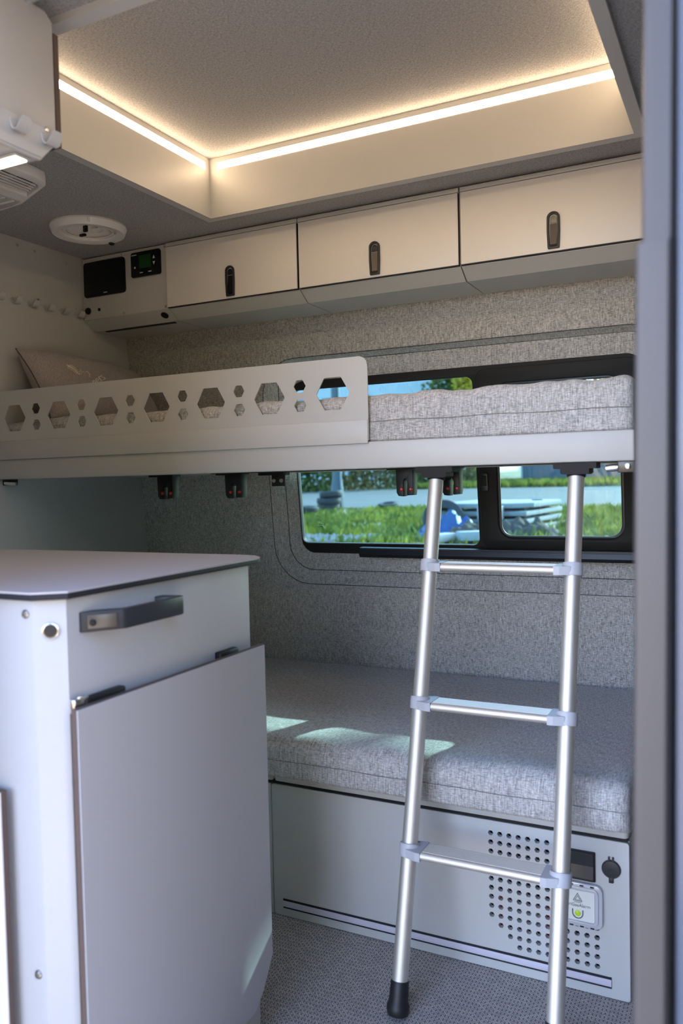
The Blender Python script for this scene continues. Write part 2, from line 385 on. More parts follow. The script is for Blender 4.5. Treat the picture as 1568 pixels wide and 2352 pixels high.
t = thing('led_strip', 'warm LED strip in the recess wall nearest the door pillar', 'light', (RX1, RY0, LZ0), 'ceiling recess LED strips')  # unseen strip, added for more light in the upper interior
box('channel', (RX1+.0045, RX1+.012), (RY0+.0205, RY1-.0215), (LZ0+.0002, LZ1-.0002), 'edge_brown', t)
box('diffuser', (RX1+.0005, RX1+.0045), (RY0+.0205, RY1-.0215), (LZ0+.0035, LZ1-.0028), 'led_warm', t)
t = thing('led_strip', 'warm LED strip in the recess wall above the van door', 'light', (RX0, RY0, LZ0), 'ceiling recess LED strips')  # extra strip out of view, added to brighten ceiling and cabinets
box('channel', (RX0+.0265, RX1-.0205), (RY0-.012, RY0-.0045), (LZ0+.0002, LZ1-.0002), 'edge_brown', t)
box('diffuser', (RX0+.0265, RX1-.0205), (RY0-.0045, RY0-.0005), (LZ0+.0035, LZ1-.0028), 'led_warm', t)

# ------------------------------------------------------------------ window
w = struct(thing('window_1', 'black framed sliding side window with tinted glass', 'window', WP(-.83, -.047, .03))); del w['category']
wfr = plate('window_frame', [rr(-1.404, -.265, -.047, .543, .05), rr(-1.3995, -.763, -.012, .513, .022), rr(-.735, -.285, -.012, .513, .02)], .022, WM(.024), 'frame_black', w, .002)
plate('pane', [rr(-1.405, -.758, -.018, .518, .02)], .004, WM(.037), 'tinted_glass', w)
sl = plate('sliding_sash', [rr(-.752, -.276, -.022, .532, .03), rr(-.700, -.326, .010, .487, .045)], .012, WM(.018), 'frame_black', w, .003)
plate('glazing_gasket', [rr(-.702, -.324, .008, .489, .046), rr(-.690, -.336, .019, .478, .035)], .008, WM(.026), 'frame_rubber', sl, .003)
plate('pane', [rr(-.692, -.334, .017, .480, .036)], .004, WM(.032), 'tinted_glass', sl)
plate('sash_latch', [rr(-.746, -.724, .160, .217, .006)], .010, WM(.010), 'frame_rubber', sl, .002)
box('latch_grip', (-.742, -.728), (.177, .208), (0, .005), 'frame_black', sl, .0015, 2, WM(.006))
rl = prism('sill_rail', [(2.440, .858), (2.446, .848), (2.484, .850), (2.484, .882), (2.445, .880)], 'x', -1.165, -.268, 'frame_rubber', w)
box('rail_highlight_lip', (-1.16, -.27), (2.4385, 2.441), (.8745, .8795), 'handle_grey', rl)
# etched maker's mark on the fixed pane: ring and short lines
em = plate('etched_mark', [circ(-1.335, .075, .0045), circ(-1.335, .075, .0037)], .0003, WM(.0367), 'ink', w)
for i, (a, b_, s) in enumerate(((-1.342, -1.336, .063), (-1.334, -1.327, .063), (-1.341, -1.331, .051), (-1.329, -1.322, .051), (-1.343, -1.339, .041), (-1.337, -1.333, .041), (-1.331, -1.322, .041))):
    box('etched_line', (a, b_), (s, s+(.003 if i > 3 else .0016)), (0, .0003), 'ink', em, mtx=WM(.0367))

# ------------------------------------------------------------------ overhead cabinets
def cab_profile():
    yb1, yb0 = wall_y(1.886)-.004, wall_y(1.645)-.004
    return [(2.162, 1.884), (2.162, 1.677), (2.207, 1.647), (yb0, 1.645), (yb1, 1.884)]
def latch_outline(xc, wb, wt, zb, zt):
    r_ = wt; cz = zt-r_*.95
    out = [(xc-wb+.0015, zb), (xc-wb, zb+.002), (xc-wt*1.02, zb+(cz-zb)*.55), (xc-wt, cz-.002)]
    out += [(xc+r_*math.cos(math.radians(a)), cz+r_*.95*math.sin(math.radians(a))) for a in range(170, 9, -16)]
    return out+[(xc+wt, cz-.002), (xc+wt*1.02, zb+(cz-zb)*.55), (xc+wb, zb+.002), (xc+wb-.0015, zb)]
def cab_handle(xc, parent, lever='handle_lever', button='handle_lever'):
    h = plate('handle', [latch_outline(xc, .0150, .0165, 1.686, 1.780), latch_outline(xc, .0095, .0105, 1.692, 1.773)], .007, XZ(2.1415), 'handle_grey', parent, .0015)
    h['label'] = 'dark recessed pull latch'
    prism('lever', [(2.1465, 1.750), (2.1435, 1.697), (2.149, 1.693), (2.1495, 1.750)], 'x', xc-.0088, xc+.0088, lever, h)
    plate('push_button', [[(xc-.0088, 1.7515), (xc+.0088, 1.7515)]+[(xc+.0088*math.cos(math.radians(a)), 1.762+.0088*math.sin(math.radians(a))) for a in range(0, 181, 15)]], .003, XZ(2.1455), button, h, .0008)
cabs = [(-1.700, -1.2075), (-1.2065, -.7045), (-.7035, -.200)]
cab_l = ['pale overhead cabinet beside the control panel, its latch all black', 'middle one of three pale overhead cabinets, between its two neighbours', 'pale overhead cabinet nearest the door pillar, its latch with a silver button']
for (x0, x1), lb in zip(cabs, cab_l):
    t = thing('overhead_cabinet', lb, 'cabinet', ((x0+x1)/2, 2.2, 1.645), 'overhead cabinets along the far wall')
    prism('body', cab_profile(), 'x', x0+.0012, x1-.0012, 'paint', t)
    d = plate('door', [rect(x0+.0032, x1-.0032, 1.681, 1.8735)], .0135, XZ(2.1485), 'laminate', t, .0008)
    box('door_core', (x0+.0025, x1-.0025), (2.152, 2.1618), (1.679, 1.874), 'edge_dark', d)
    cab_handle(x0+.252, d, *{-1.700: ('black', 'black'), -1.2065: ('handle_lever', 'handle_grey'), -.7035: ('handle_lever', 'latch_silver')}[x0])
    box('top_strip', (x0+.0015, x1-.0015), (2.150, 2.1619), (1.8755, 1.8875), 'paint', t, .001)
# control cabinet
t = thing('control_cabinet', 'grey overhead control box with black touch screen and green display', 'cabinet', (-1.885, 2.2, 1.645))
pr = cab_profile(); prism('body', pr, 'x', -2.0705, -1.7015, 'paint', t)
plate('front_panel', [rect(-2.0700, -1.7020, 1.6785, 1.8875)], .003, XZ(2.1585), 'paint', t, .0006)
s_ = plate('touch_screen', [rr(-2.057, -1.874, 1.753, 1.872, .012)], .007, XZ(2.1515), 'black_gloss', t, .002)
box('maker_mark', (-1.968, -1.952), (2.1512, 2.1516), (1.7615, 1.7635), 'mark_white', s_)
c_ = plate('heating_controller', [rr(-1.846, -1.723, 1.794, 1.8765, .008)], .008, XZ(2.1505), 'black_gloss', t, .002)
plate('display', [rect(-1.810, -1.760, 1.821, 1.864)], .0006, XZ(2.1500), 'lcd_green', c_)
for sgn, zz in ((1, 1.852), (-1, 1.832)):
    plate('arrow_mark', [[(-1.753, zz-.005*sgn), (-1.743, zz-.005*sgn), (-1.748, zz+.006*sgn)]], .0005, XZ(2.1501), 'mark_white', c_)
for xx in (-1.808, -1.772): box('key_mark', (xx, xx+.013), (2.1500, 2.1506), (1.8055, 1.8085), 'mark_white', c_)
plate('key_mark', [circ(-1.828, 1.826, .0035, 12)], .0005, XZ(2.1501), 'mark_white', c_)
box('maker_mark', (-1.842, -1.820), (2.1500, 2.1506), (1.8655, 1.8685), 'mark_white', c_)
for (px, pz) in ((-2.064, 1.880), (-1.888, 1.8815), (-1.709, 1.881), (-1.711, 1.6865), (-1.888, 1.685), (-2.064, 1.684)): screw((px, 2.1585, pz), (0, -1, 0), t, .0042)
lathe('round_knob', [(.0115, 0), (.0115, .004), (.010, .0065), (0, .007)], axis_frame((-2.045, 2.1585, 1.709), (-2.045, 2., 1.709)), 'black', t, 20)
lathe('jack_socket', [(.0055, 0), (.0055, .002), (.003, .0024), (.003, .0005), (0, .0005)], axis_frame((-1.996, 2.1585, 1.709), (-1.996, 2., 1.709)), 'black', t, 16)
lathe('cable_grommet', [(.013, 0), (.013, .003), (.0105, .0045), (0, .0046)], axis_frame((-1.733, 2.180, 1.665), (-1.733, 2.180-.555, 1.665-.832)), 'black', t, 20)
box('lamp_slot', (-2.02, -1.72), (2.212, 2.224), (1.6435, 1.6463), 'black', t)

# ------------------------------------------------------------------ hook rail on the partition
t = thing('hook_rail', 'thin grey wall rail with bent hooks above the pillow', 'rail', (-2.07, 1.95, 1.70))
hy = [1.665, 1.731, 1.797, 1.863, 1.930, 1.997, 2.064, 2.131]
low = [(1.60, 1.700)]
for yy in hy: low += [(yy-.0155, 1.700), (yy-.0125, 1.693), (yy+.0125, 1.693), (yy+.0155, 1.700)]
low += [(2.152, 1.700), (2.152, 1.727), (1.60, 1.727)]
plate('strip', [low], .0025, YZ(-2.0716, 1), 'paint', t)
def hook_mesh(name, base, out, along, parent, sc_=1., mat='paint'):
    base, out, along = Vector(base), Vector(out), Vector(along); up = Vector((0, 0, 1))
    prof = [(0, .004), (.002, -.006), (.006, -.0105), (.0115, -.0095), (.0155, -.003), (.018, .004)]
    vs_ = []
    for i, (o_, z_) in enumerate(prof):
        hw = .0095*sc_*(1 if i < 4 else (.95 if i == 4 else .7))
        for s in (-1, 1):
            for e in (0, .0022): vs_.append(base+out*((o_+e)*sc_)+up*((z_+e*.5)*sc_)+along*hw*s)
    fs = []
    for i in range(len(prof)-1):
        a, b_ = i*4, (i+1)*4
        fs += [(a, a+2, b_+2, b_), (a+1, b_+1, b_+3, a+3), (a, b_, b_+1, a+1), (a+2, a+3, b_+3, b_+2)]
    e = (len(prof)-1)*4; fs += [(0, 1, 3, 2), (e, e+2, e+3, e+1)]
    return mesh(name, vs_, fs, mat, parent, True, 60)
for yy in hy: hook_mesh('hook', (-2.0692, yy, 1.697), (1, 0, 0), (0, 1, 0), t, 1.3)
for yy in (1.794, 1.958, 2.124): screw((-2.069, yy, 1.714), (1, 0, 0), t, .0036)

# ------------------------------------------------------------------ round roof vent and air conditioner grille
vc = Vector((-1.800, 1.912, 1.893))
t = thing('roof_vent', 'round white ceiling vent ring with black knob', 'vent', vc)
dn = frame(vc, (1, 0, 0), (0, -1, 0), (0, 0, -1))
ring = lathe('ring', [(.1120, .0), (.1135, .005), (.1070, .0215), (.1055, .0232), (.1035, .0236), (.0830, .0200), (.0800, .0185), (.0780, .0150), (.0765, .0)], dn, 'white_plastic', t, 56, True, 24)
lathe('cup', [(.0764, .012), (.0755, -.050), (.060, -.075), (.040, -.080), (0, -.082)], dn, 'white_plastic', t, 48, False, 35, False)
lathe('inner_ring', [(.0763, .0150), (.0690, .0160), (.0670, .0140), (.0690, .0105), (.0763, .0105)], dn, 'white_plastic', t, 48, True)
arc = [(vc.x+.052*math.cos(math.radians(a)), vc.y+.052*math.sin(math.radians(a))) for a in range(-70, 116, 12)]
arc += [(vc.x+.046*math.cos(math.radians(a))-.012, vc.y+.046*math.sin(math.radians(a))+.004) for a in range(115, -71, -12)]
plate('flap', [arc], .016, XY(1.889), 'white_plastic', t, .001)
box('flap_clip', (-1.850, -1.836), (1.940, 1.948), (1.893, 1.912), 'black', t, .001)
box('flap_clip', (-1.856, -1.834), (1.930, 1.938), (1.877, 1.884), 'black', t, .001)
box('index_mark', (-1.724, -1.719), (1.825, 1.834), (1.874, 1.888), 'white_plastic', ring, .002)
lathe('knob', [(.0085, 0), (.0095, .006), (.007, .011), (0, .0125)], frame(vc+Vector((-.004, .104, -.017)), (1, 0, 0), (0, -1, 0), (0, 0, -1)), 'black', t, 16)

t = thing('air_conditioner_panel', 'white ceiling air conditioner panel with slatted outlet', 'vent', (-1.80, 1.3, 1.893))
co_ac = [(-2.0, .97), (-1.60, .97), (-1.570, 1.0), (-1.570, 1.500), (-1.576, 1.528), (-1.596, 1.549), (-1.750, 1.613), (-1.84, 1.623), (-2.0, 1.623)]
G = [(-1.606, 1.05), (-1.606, 1.520), (-1.611, 1.536), (-1.626, 1.549), (-1.694, 1.577), (-1.694, 1.05)]
plate('cover', [co_ac, G], .028, XY(1.865), 'white_plastic', t, .005)
plate('outlet_box', [G], .003, XY(1.889), 'dark_hole', t)
for i in range(5):
    xx = -1.620-i*.0145
    box('slat', (xx-.0011, xx+.0011), (1.052, 1.538+i*.006), (1.8665, 1.8715), 'white_plastic', t, .0006)
for i in range(4): box('louver_tab', (-1.685, -1.612), (1.10+i*.125, 1.106+i*.125), (1.874, 1.882), 'vent_mesh', t)
plate('intake_mesh', [[(-1.735, 1.10), (-1.735, 1.592), (-1.78, 1.604), (-1.98, 1.606), (-1.98, 1.10)]], .003, XY(1.8625), 'vent_mesh', t, .001)
for i in range(12):
    yy = 1.24+i*.030
    box('mesh_rib', (-1.97, -1.740), (yy, yy+.007), (1.8605, 1.8627), 'white_plastic', t)

# ------------------------------------------------------------------ kitchen wall cupboard
t = thing('wall_cupboard', 'white metal wall cupboard with coat hooks above the kitchen block', 'cabinet', (-1.3, .85, 1.62))
OX = -1.0
plate('side_face', [[(.69, 1.618), (.962, 1.618), (.996, 1.654), (.996, 1.846), (.982, 1.858), (.69, 1.858)]], .008, YZ(OX, -1), 'paint_white', t, .0015)
box('carcass', (-1.95, OX-.009), (.69, .962), (1.619, 1.850), 'paint_white', t, .001)
box('end_panel', (-1.95, OX-.001), (.9985, 1.0085), (1.653, 1.832), 'edge_brown', t)
hr = plate('hook_strip', [[(.69, 1.6705), (.996, 1.6705), (.996, 1.657), (.962, 1.622), (.69, 1.622)]], .002, YZ(OX+.0003, 1), 'paint_white', t)
box('crease', (OX+.0022, OX+.0028), (.932, .958), (1.6555, 1.6563), 'plastic_grey', hr)
box('crease', (OX+.0022, OX+.0028), (.86, .898), (1.6555, 1.6563), 'plastic_grey', hr)
for yy in (.79, .851, .912, .973): hook_mesh('hook', (OX+.002, yy, 1.6545), (1, 0, 0), (0, 1, 0), hr, 1.25, 'paint_white')
screw((OX+.0022, .974, 1.6695), (1, 0, 0), t, .0042, 'chrome')
ld = thing('led_bar', 'short glowing LED bar under the white wall cupboard', 'light', (-1.2, .93, 1.617))
box('housing', (-1.66, OX-.010), (.920, .950), (1.6145, 1.6188), 'paint_white', ld, .001)
box('diffuser', (-1.65, OX-.014), (.924, .946), (1.6128, 1.6150), 'led_warm', ld)

# ------------------------------------------------------------------ bunk bed
b = thing('bunk_bed', 'grey painted metal bunk with hexagon cut-out guard', 'bed', (-1.13, 2.1, 1.13))
BX0, BX1, BY0, BY1 = -2.070, -.215, 1.775, 2.405
box('front_rail', (BX0, BX1), (BY0, BY0+.030), (1.130, 1.1945), 'paint', b, .003)
box('deck', (BX0, BX1), (BY0+.031, BY1), (1.150, 1.190), 'paint', b)
box('underside_channel', (-1.30, BX1-.002), (BY0+.032, BY0+.075), (1.1285, 1.150), 'frame_black', b)
box('back_rail', (BX0, BX1), (BY1-.03, BY1+.004), (1.134, 1.1495), 'paint', b)
box('end_rail', (BX1-.025, BX1), (BY0+.0305, BY1-.031), (1.135, 1.1495), 'paint', b)
hx = []
for i in range(7): hx.append(hexa(-1.987+.18*i, 1.314, .0455))
for i in range(6):
    hx.append(hexa(-1.8985+.18*i, 1.3385, .0175)); hx.append(hexa(-1.8975+.18*i, 1.2905, .0175))
g = plate('guard', [[(BX0, 1.1975), (-.8135, 1.1975), (-.8135, 1.375), (-.816, 1.386), (-.823, 1.394), (-.834, 1.398), (BX0, 1.398)]]+hx, .003, XZ(BY0-.0036), 'paint', b)
box('guard_flange', (BX0, -.8145), (BY0-.0065, BY0-.0037), (1.1905, 1.2465), 'paint', g, .001)
def clip(x, y, s=1.0):
    c0 = plate('ladder_clip', [[(x-.028*s, 1.128), (x+.026*s, 1.128), (x+.026*s, 1.072), (x+.024*s, 1.064), (x+.008*s, 1.063), (x+.007*s, 1.068), (x+.009*s, 1.095), (x+.004*s, 1.104), (x-.001*s, 1.104), (x-.006*s, 1.095), (x-.004*s, 1.066), (x-.006*s, 1.061), (x-.020*s, 1.062), (x-.026*s, 1.070)]],
               .030, XZ(y), 'black', b, .001)
    box('clip_foot', (x-.055*s, x+.03*s), (y-.004, y+.034), (1.1255, 1.1345), 'black', c0)
    for dx in (-.008, .021): lathe('clip_tip', [(.0042, 0), (.0042, .003), (.0028, .0055), (0, .006)], axis_frame((x+dx*s, y, 1.0785), (x+dx*s, y-.1, 1.0785)), 'red_plastic', c0, 10)
    return c0
clip(-1.497, 1.86, 1.); clip(-1.27, 1.87, 1.); clip(-.752, 1.84, .82); clip(-.640, 1.855, .8)
br_ = box('corner_bracket', (-1.165, -1.125), (1.90, 1.906), (1.092, 1.134), 'black', b, .001)
box('bracket_arm', (-1.205, -1.125), (1.896, 1.93), (1.122, 1.134), 'black', br_)
for xx in (-1.157, -1.134): lathe('bolt', [(.0055, 0), (.0055, .003), (.003, .0034), (.003, .001), (0, .001)], axis_frame((xx, 1.90, 1.107), (xx, 1.8, 1.107)), 'screw_steel', br_, 12)
lt = box('release_latch', (-2.066, -2.030), (1.785, 1.815), (1.112, 1.1335), 'black', b, .003)
tube('latch_lever', [(-2.050, 1.783, 1.119), (-2.036, 1.779, 1.118), (-2.020, 1.780, 1.117), (-2.004, 1.784, 1.116)], .0055, 'chrome', lt, 10)
lt = box('release_latch', (-.250, -.216), (1.785, 1.815), (1.106, 1.1335), 'handle_lever', b, .002)
tube('latch_lever', [(-.272, 1.790, 1.115), (-.262, 1.788, 1.116), (-.250, 1.790, 1.117)], .0085, 'chrome', lt, 12)
lathe('bolt', [(.006, 0), (.006, .004), (0, .006)], axis_frame((-.229, 1.785, 1.119), (-.229, 1.7, 1.119)), 'chrome', lt, 12)

# ------------------------------------------------------------------ cushions
def cushion(name, x0, x1, y0, y1, z0, z1, r, mat, parent, amp=.004, seed=0, nx=120, wav=0., n_=7, my=28, fr=9.):
    """soft slab: rounded cross-section swept along X with rounded ends"""
    loop = []
    ny = my
    for cx, cy, a in ((y1-r, z0+r*.4, -90), (y1-r, z1-r, 0), (y0+r, z1-r, 90), (y0+r, z0+r*.4, 180)):
        rz = r*.4 if cy < (z0+z1)/2 else r
        rr_ = [(cx+r*math.cos(math.radians(a+90*k/n_)), cy+rz*math.sin(math.radians(a+90*k/n_))) for k in range(n_+1)]
        loop += rr_
        if a == 0:
            for q in range(1, ny): loop.append((y1-r+(y0+r-y1+r)*q/ny, z1))
    k = len(loop); vs_, fs = [], []
    cy_, cz_ = (y0+y1)/2, (z0+z1)/2
    xs = []
    ne = 6
    for i in range(ne): xs.append((x0+r*(1-math.cos(math.pi/2*i/ne)), r*(1-math.sin(math.pi/2*i/ne))))
    for i in range(nx+1): xs.append((x0+r+(x1-x0-2*r)*i/nx, 0))
    for i in range(ne-1, -1, -1): xs.append((x1-r*(1-math.cos(math.pi/2*i/ne)), r*(1-math.sin(math.pi/2*i/ne))))
    for x, ins in xs:
        for (y, z) in loop:
            fy = max(0, (abs(y-cy_)-(y1-y0)/2+r)/r); fz = max(0, (abs(z-cz_)-(z1-z0)/2+r)/r)
            yy = y-math.copysign(ins*.7*min(1, fy), y-cy_); zz = z-(ins*.5*min(1, fz) if z > cz_ else 0)
            nz = mnoise.noise(Vector((x*fr, y*5, seed)))*.6+mnoise.noise(Vector((x*fr*2.3, y*9, seed+5)))*.4
            ft = max(0, min(1, (z-z0)/(z1-z0)))
            zz += nz*amp*ft
            if y < y0+2*r:
                zz += wav*ft*(mnoise.noise(Vector((x*11, seed+9, .3)))+.5*mnoise.noise(Vector((x*29, seed+3, .7))))
                yy += .6*amp*mnoise.noise(Vector((x*8, z*20, seed+2)))
            vs_.append((x, yy, zz))
    N = len(xs)
    for i in range(N-1):
        for q in range(k): fs.append((i*k+q, i*k+(q+1) % k, (i+1)*k+(q+1) % k, (i+1)*k+q))
    fs += [tuple(range(k)), tuple((N-1)*k+q for q in range(k))]
    return mesh(name, vs_, fs, mat, parent, True, 50)
t = thing('bunk_mattress', 'grey woven mattress lying on the upper bunk', 'mattress', (-1.13, 2.1, 1.191))
cushion('cover', -2.066, -.218, 1.786, 2.402, 1.191, 1.3085, .026, 'mattress_cloth', t, .003, 3, 150, .006)
tube('seam', [(-2.06+1.838*i/60, 1.7845+.0012*math.sin(i*1.7), 1.2425+.0012*math.sin(i*.9)) for i in range(61)], .0008, 'seam_grey', t, 6)
t = thing('bench_mattress', 'grey woven seat mattress on the lower bench', 'mattress', (-1.14, 2.1, .3715))
cushion('cover', -2.066, -.222, 1.688, 2.492, .3715, .479, .040, 'mattress_cloth', t, .003, 11, 150, .004)
tube('seam', [(-2.06+1.834*i/60, 1.6865+.0012*math.sin(i*1.3), .4235+.001*math.sin(i*.7)) for i in range(61)], .0008, 'seam_grey', t, 6)

# pillow leaning on the partition
t = thing('pillow', 'grey-brown pillow with embroidered leaves at the head of the bunk', 'pillow', (-1.92, 2.08, 1.30))
pe1 = Vector((.01, 1., -.045)).normalized(); pe2 = Vector((-.55, 0, .83)).normalized(); pe2 = (pe2-pe1*pe2.dot(pe1)).normalized(); pe3 = pe2.cross(pe1); pe3 = pe3 if pe3.x > 0 else -pe3
pc = Vector((-1.955, 2.088, 1.410)); PL, PW, PT = .268, .135, .085
def pill(u, v, side):
    e = max(0, (1-abs(u)**3.2)*(1-abs(v)**3.2))
    h = PT*e**.55*side
    wr = .006*mnoise.noise(Vector((u*3, v*3, side*2.)))*e + .010*math.exp(-((u+.72-.22*v)/.07)**2)*-e*side
    x = u*(1-.07*(1-v*v)*abs(u)); y = v*(1-.10*(1-u*u)*abs(v))
    return pc+pe1*(PL*x)+pe2*(PW*y)+pe3*(h+wr)
n_ = 40; vs_, fs = [], []
for side in (1, -1):
    o0 = len(vs_)
    for i in range(n_+1):
        for j in range(n_+1):
            u = math.sin(math.pi/2*(2*i/n_-1)); v = math.sin(math.pi/2*(2*j/n_-1)); vs_.append(pill(u, v, side))
    for i in range(n_):
        for j in range(n_): a = o0+i*(n_+1)+j; fs.append((a, a+1, a+n_+2, a+n_+1))
po = mesh('cover', vs_, fs, 'pillow_cloth', t, True, 70)
bm = bmesh.new(); bm.from_mesh(po.data); bmesh.ops.remove_doubles(bm, verts=bm.verts, dist=1e-5); bmesh.ops.recalc_face_normals(bm, faces=bm.faces); bm.to_mesh(po.data); bm.free()
ed = [(-1+2*i/24, -1) for i in range(24)]+[(1, -1+2*i/18) for i in range(18)]+[(1-2*i/24, 1) for i in range(24)]+[(-1, 1-2*i/18) for i in range(18)]
tube('piping', [pill(u, v, 1) for u, v in ed], .0022, 'handle_lever', t, 6, True)
def stitch(name, pts, r=.0011): return tube(name, [pill(u, v, 1)+pe3*.001 for u, v in pts], r, 'thread', t, 5)
stitch('embroidery', [(-.64, .30), (-.62, .20), (-.595, .10), (-.57, -.03)], .0018)
for i in range(7):
    u = -.635+.008*i; v = .26-.036*i
    stitch('embroidery', [(u, v), (u+.045, v+.02)]); stitch('embroidery', [(u, v), (u-.020, v-.07)])
stitch('embroidery', [(-.57, -.03), (-.53, .06), (-.50, .15), (-.50, .06), (-.53, -.03), (-.57, -.03)])
stitch('embroidery', [(-.49, .04), (-.45, .13), (-.47, .0), (-.42, .10), (-.39, .02), (-.42, -.08)])
tx = words('embroidered_letters', 'ners', .042, I4, 'thread', None, .001)
for v in tx.data.vertices:
    q = v.co.copy(); a = math.radians(29); x_, y_ = q.x*math.cos(a)-q.y*math.sin(a), q.x*math.sin(a)+q.y*math.cos(a)
    v.co = pill(-.29+x_/PL, -.12+y_/PW, 1)+pe3*(.0012+q.z)
tx.data.update(); adopt(tx, t)

# ------------------------------------------------------------------ bench
b = thing('storage_bench', 'grey metal storage bench with perforated front below the seat', 'bench', (-1.14, 2.1, 0))
BF = 1.743
holes = []
cut = {0: 9, 1: 10, 2: 11}
for c in range(7):
    for r in range(13):
        if r <= cut.get(c, 12): holes.append(hexa(-.5225+.0207*c, .3105-.0206*r, .0062, 0))
for c in range(7, 12):
    for r in range(8, 13): holes.append(hexa(-.5225+.0207*c, .3105-.0206*r, .0062, 0))
holes = [h for h in holes if h[0][0] < -.28]
plate('front_panel', [rr(-1.0925, -.229, .002, .3385, .006)]+holes, .012, XZ(BF), 'paint', b)
box('side_front_panel', (-2.066, -1.0955), (BF, BF+.012), (.002, .3385), 'paint', b, .001)
box('end_panel', (-.2415, -.2295), (BF+.0125, 2.49), (.002, .3385), 'paint', b)
box('shadow_gap', (-2.06, -.233), (BF+.004, BF+.03), (.3387, .3462), 'black', b)
plate('lid', [rr(-1.087, -.230, BF, 2.49, .012)], .0245, XY(.3464), 'paint', b, .002)
box('lid', (-2.066, -1.0905), (BF, 2.49), (.3464, .3709), 'paint', b, .002)
ls = box('light_strip', (-1.066, -.266), (BF-.0015, BF), (.0225, .0465), 'edge_dark', b)
box('strip_diffuser', (-1.0655, -.2665), (BF-.0028, BF-.0015), (.0268, .0418), 'lavender', ls, .0005)
sp = plate('switch_plate', [rr(-.3495, -.2965, .2445, .3085, .002)], .004, XZ(BF-.004), 'black', b, .001)
prism('rocker', [(BF-.0042, .2475), (BF-.0095, .2470), (BF-.0100, .252), (BF-.0062, .278), (BF-.0085, .3055), (BF-.0042, .3060)], 'x', -.3465, -.3000, 'switch_dark', sp)
so = lathe('power_socket', [(.0195, 0), (.0195, .003), (.0175, .0055), (.012, .0062), (0, .0064)], axis_frame((-.2645, BF, .279), (-.2645, 1., .279)), 'switch_dark', b, 28)
box('cap_tab', (-.2695, -.2600), (BF-.005, BF), (.250, .263), 'switch_dark', so, .0015)
for xx in (-.2705, -.2625): box('hinge_lug', (xx, xx+.0035), (BF-.005, BF), (.297, .305), 'switch_dark', so)
tube('cap_symbol', [(-.270, BF-.0066, .277), (-.266, BF-.0066, .281), (-.263, BF-.0066, .277), (-.259, BF-.0066, .281)], .0006, 'handle_grey', so, 5)
box('compartment_lining', (-.60, -.245), (1.99, 2.0), (.003, .336), 'black', b)  # black sheets added so the bench interior looks shaded through the holes
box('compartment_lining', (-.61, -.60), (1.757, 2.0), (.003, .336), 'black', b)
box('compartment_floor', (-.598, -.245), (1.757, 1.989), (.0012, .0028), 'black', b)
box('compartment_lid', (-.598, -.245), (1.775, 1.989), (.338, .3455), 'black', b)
# gas alarm
ga = thing('gas_alarm', 'white gas alarm in a clear grey case on the bench front', 'alarm', (-.328, BF, .148))
plate('case', [rr(-.384, -.2815, .146, .2405, .016)], .010, XZ(BF-.0105), 'clear_case', ga, .003)
plate('case_ridge', [rr(-.376, -.2895, .153, .2335, .012), rr(-.370, -.2955, .159, .2275, .009)], .004, XZ(BF-.0140), 'clear_case', ga, .001)
fp = plate('face_plate', [rr(-.368, -.2975, .161, .2255, .002)], .002, XZ(BF-.0125), 'alarm_plate', ga)
words('lettering', 'TriGasAlarm', .0098, frame((-.331, BF-.0128, .1935), (1, 0, 0), (0, 0, 1), (0, -1, 0)), 'ink', fp)
def tri(cx, cz, r): return [(cx, cz+r), (cx+r*.95, cz-r*.72), (cx-r*.95, cz-r*.72)]
plate('warning_triangle', [tri(-.332, .210, .0105), tri(-.332, .2095, .0082)], .0004, XZ(BF-.0130), 'ink', fp)
plate('warning_triangle', [tri(-.332, .209, .006), tri(-.332, .2085, .0045)], .0004, XZ(BF-.0130), 'ink', fp)
box('lettering_line', (-.339, -.325), (BF-.0130, BF-.0126), (.1995, .2005), 'ink', fp)
u_ = [(-.3425, .184)]+[(-.332+.0105*math.cos(math.radians(a)), .176+.0105*math.sin(math.radians(a))) for a in range(180, 361, 20)]+[(-.3215, .184)]
tube('lamp_surround', [(x, BF-.0128, z) for x, z in u_], .0012, 'ink', fp, 6)
lathe('lamp', [(.0062, 0), (.0062, .0012), (.0045, .0022), (0, .0026)], axis_frame((-.332, BF-.0125, .1765), (-.332, 1., .1765)), 'lamp_green', fp, 18)
for i in range(4):
    for zz in (.2345, .1465):
        box('case_slot', (-.371+.0215*i, -.363+.0215*i), (BF-.0112, BF-.0104), (zz, zz+.003), 'black', ga)
# red-framed case inside the bench
rc = thing('toolbox', 'red framed grey case visible through the bench air holes', 'case', (-.44, 1.83, 0))
box('case_body', (-.505, -.375), (1.800, 1.95), (.003, .125), 'grey_case', rc, .004)
plate('red_handle_frame', [rr(-.512, -.383, .090, .178, .012), rr(-.495, -.415, .085, .162, .008)], .018, XZ(1.762), 'red_plastic', rc)

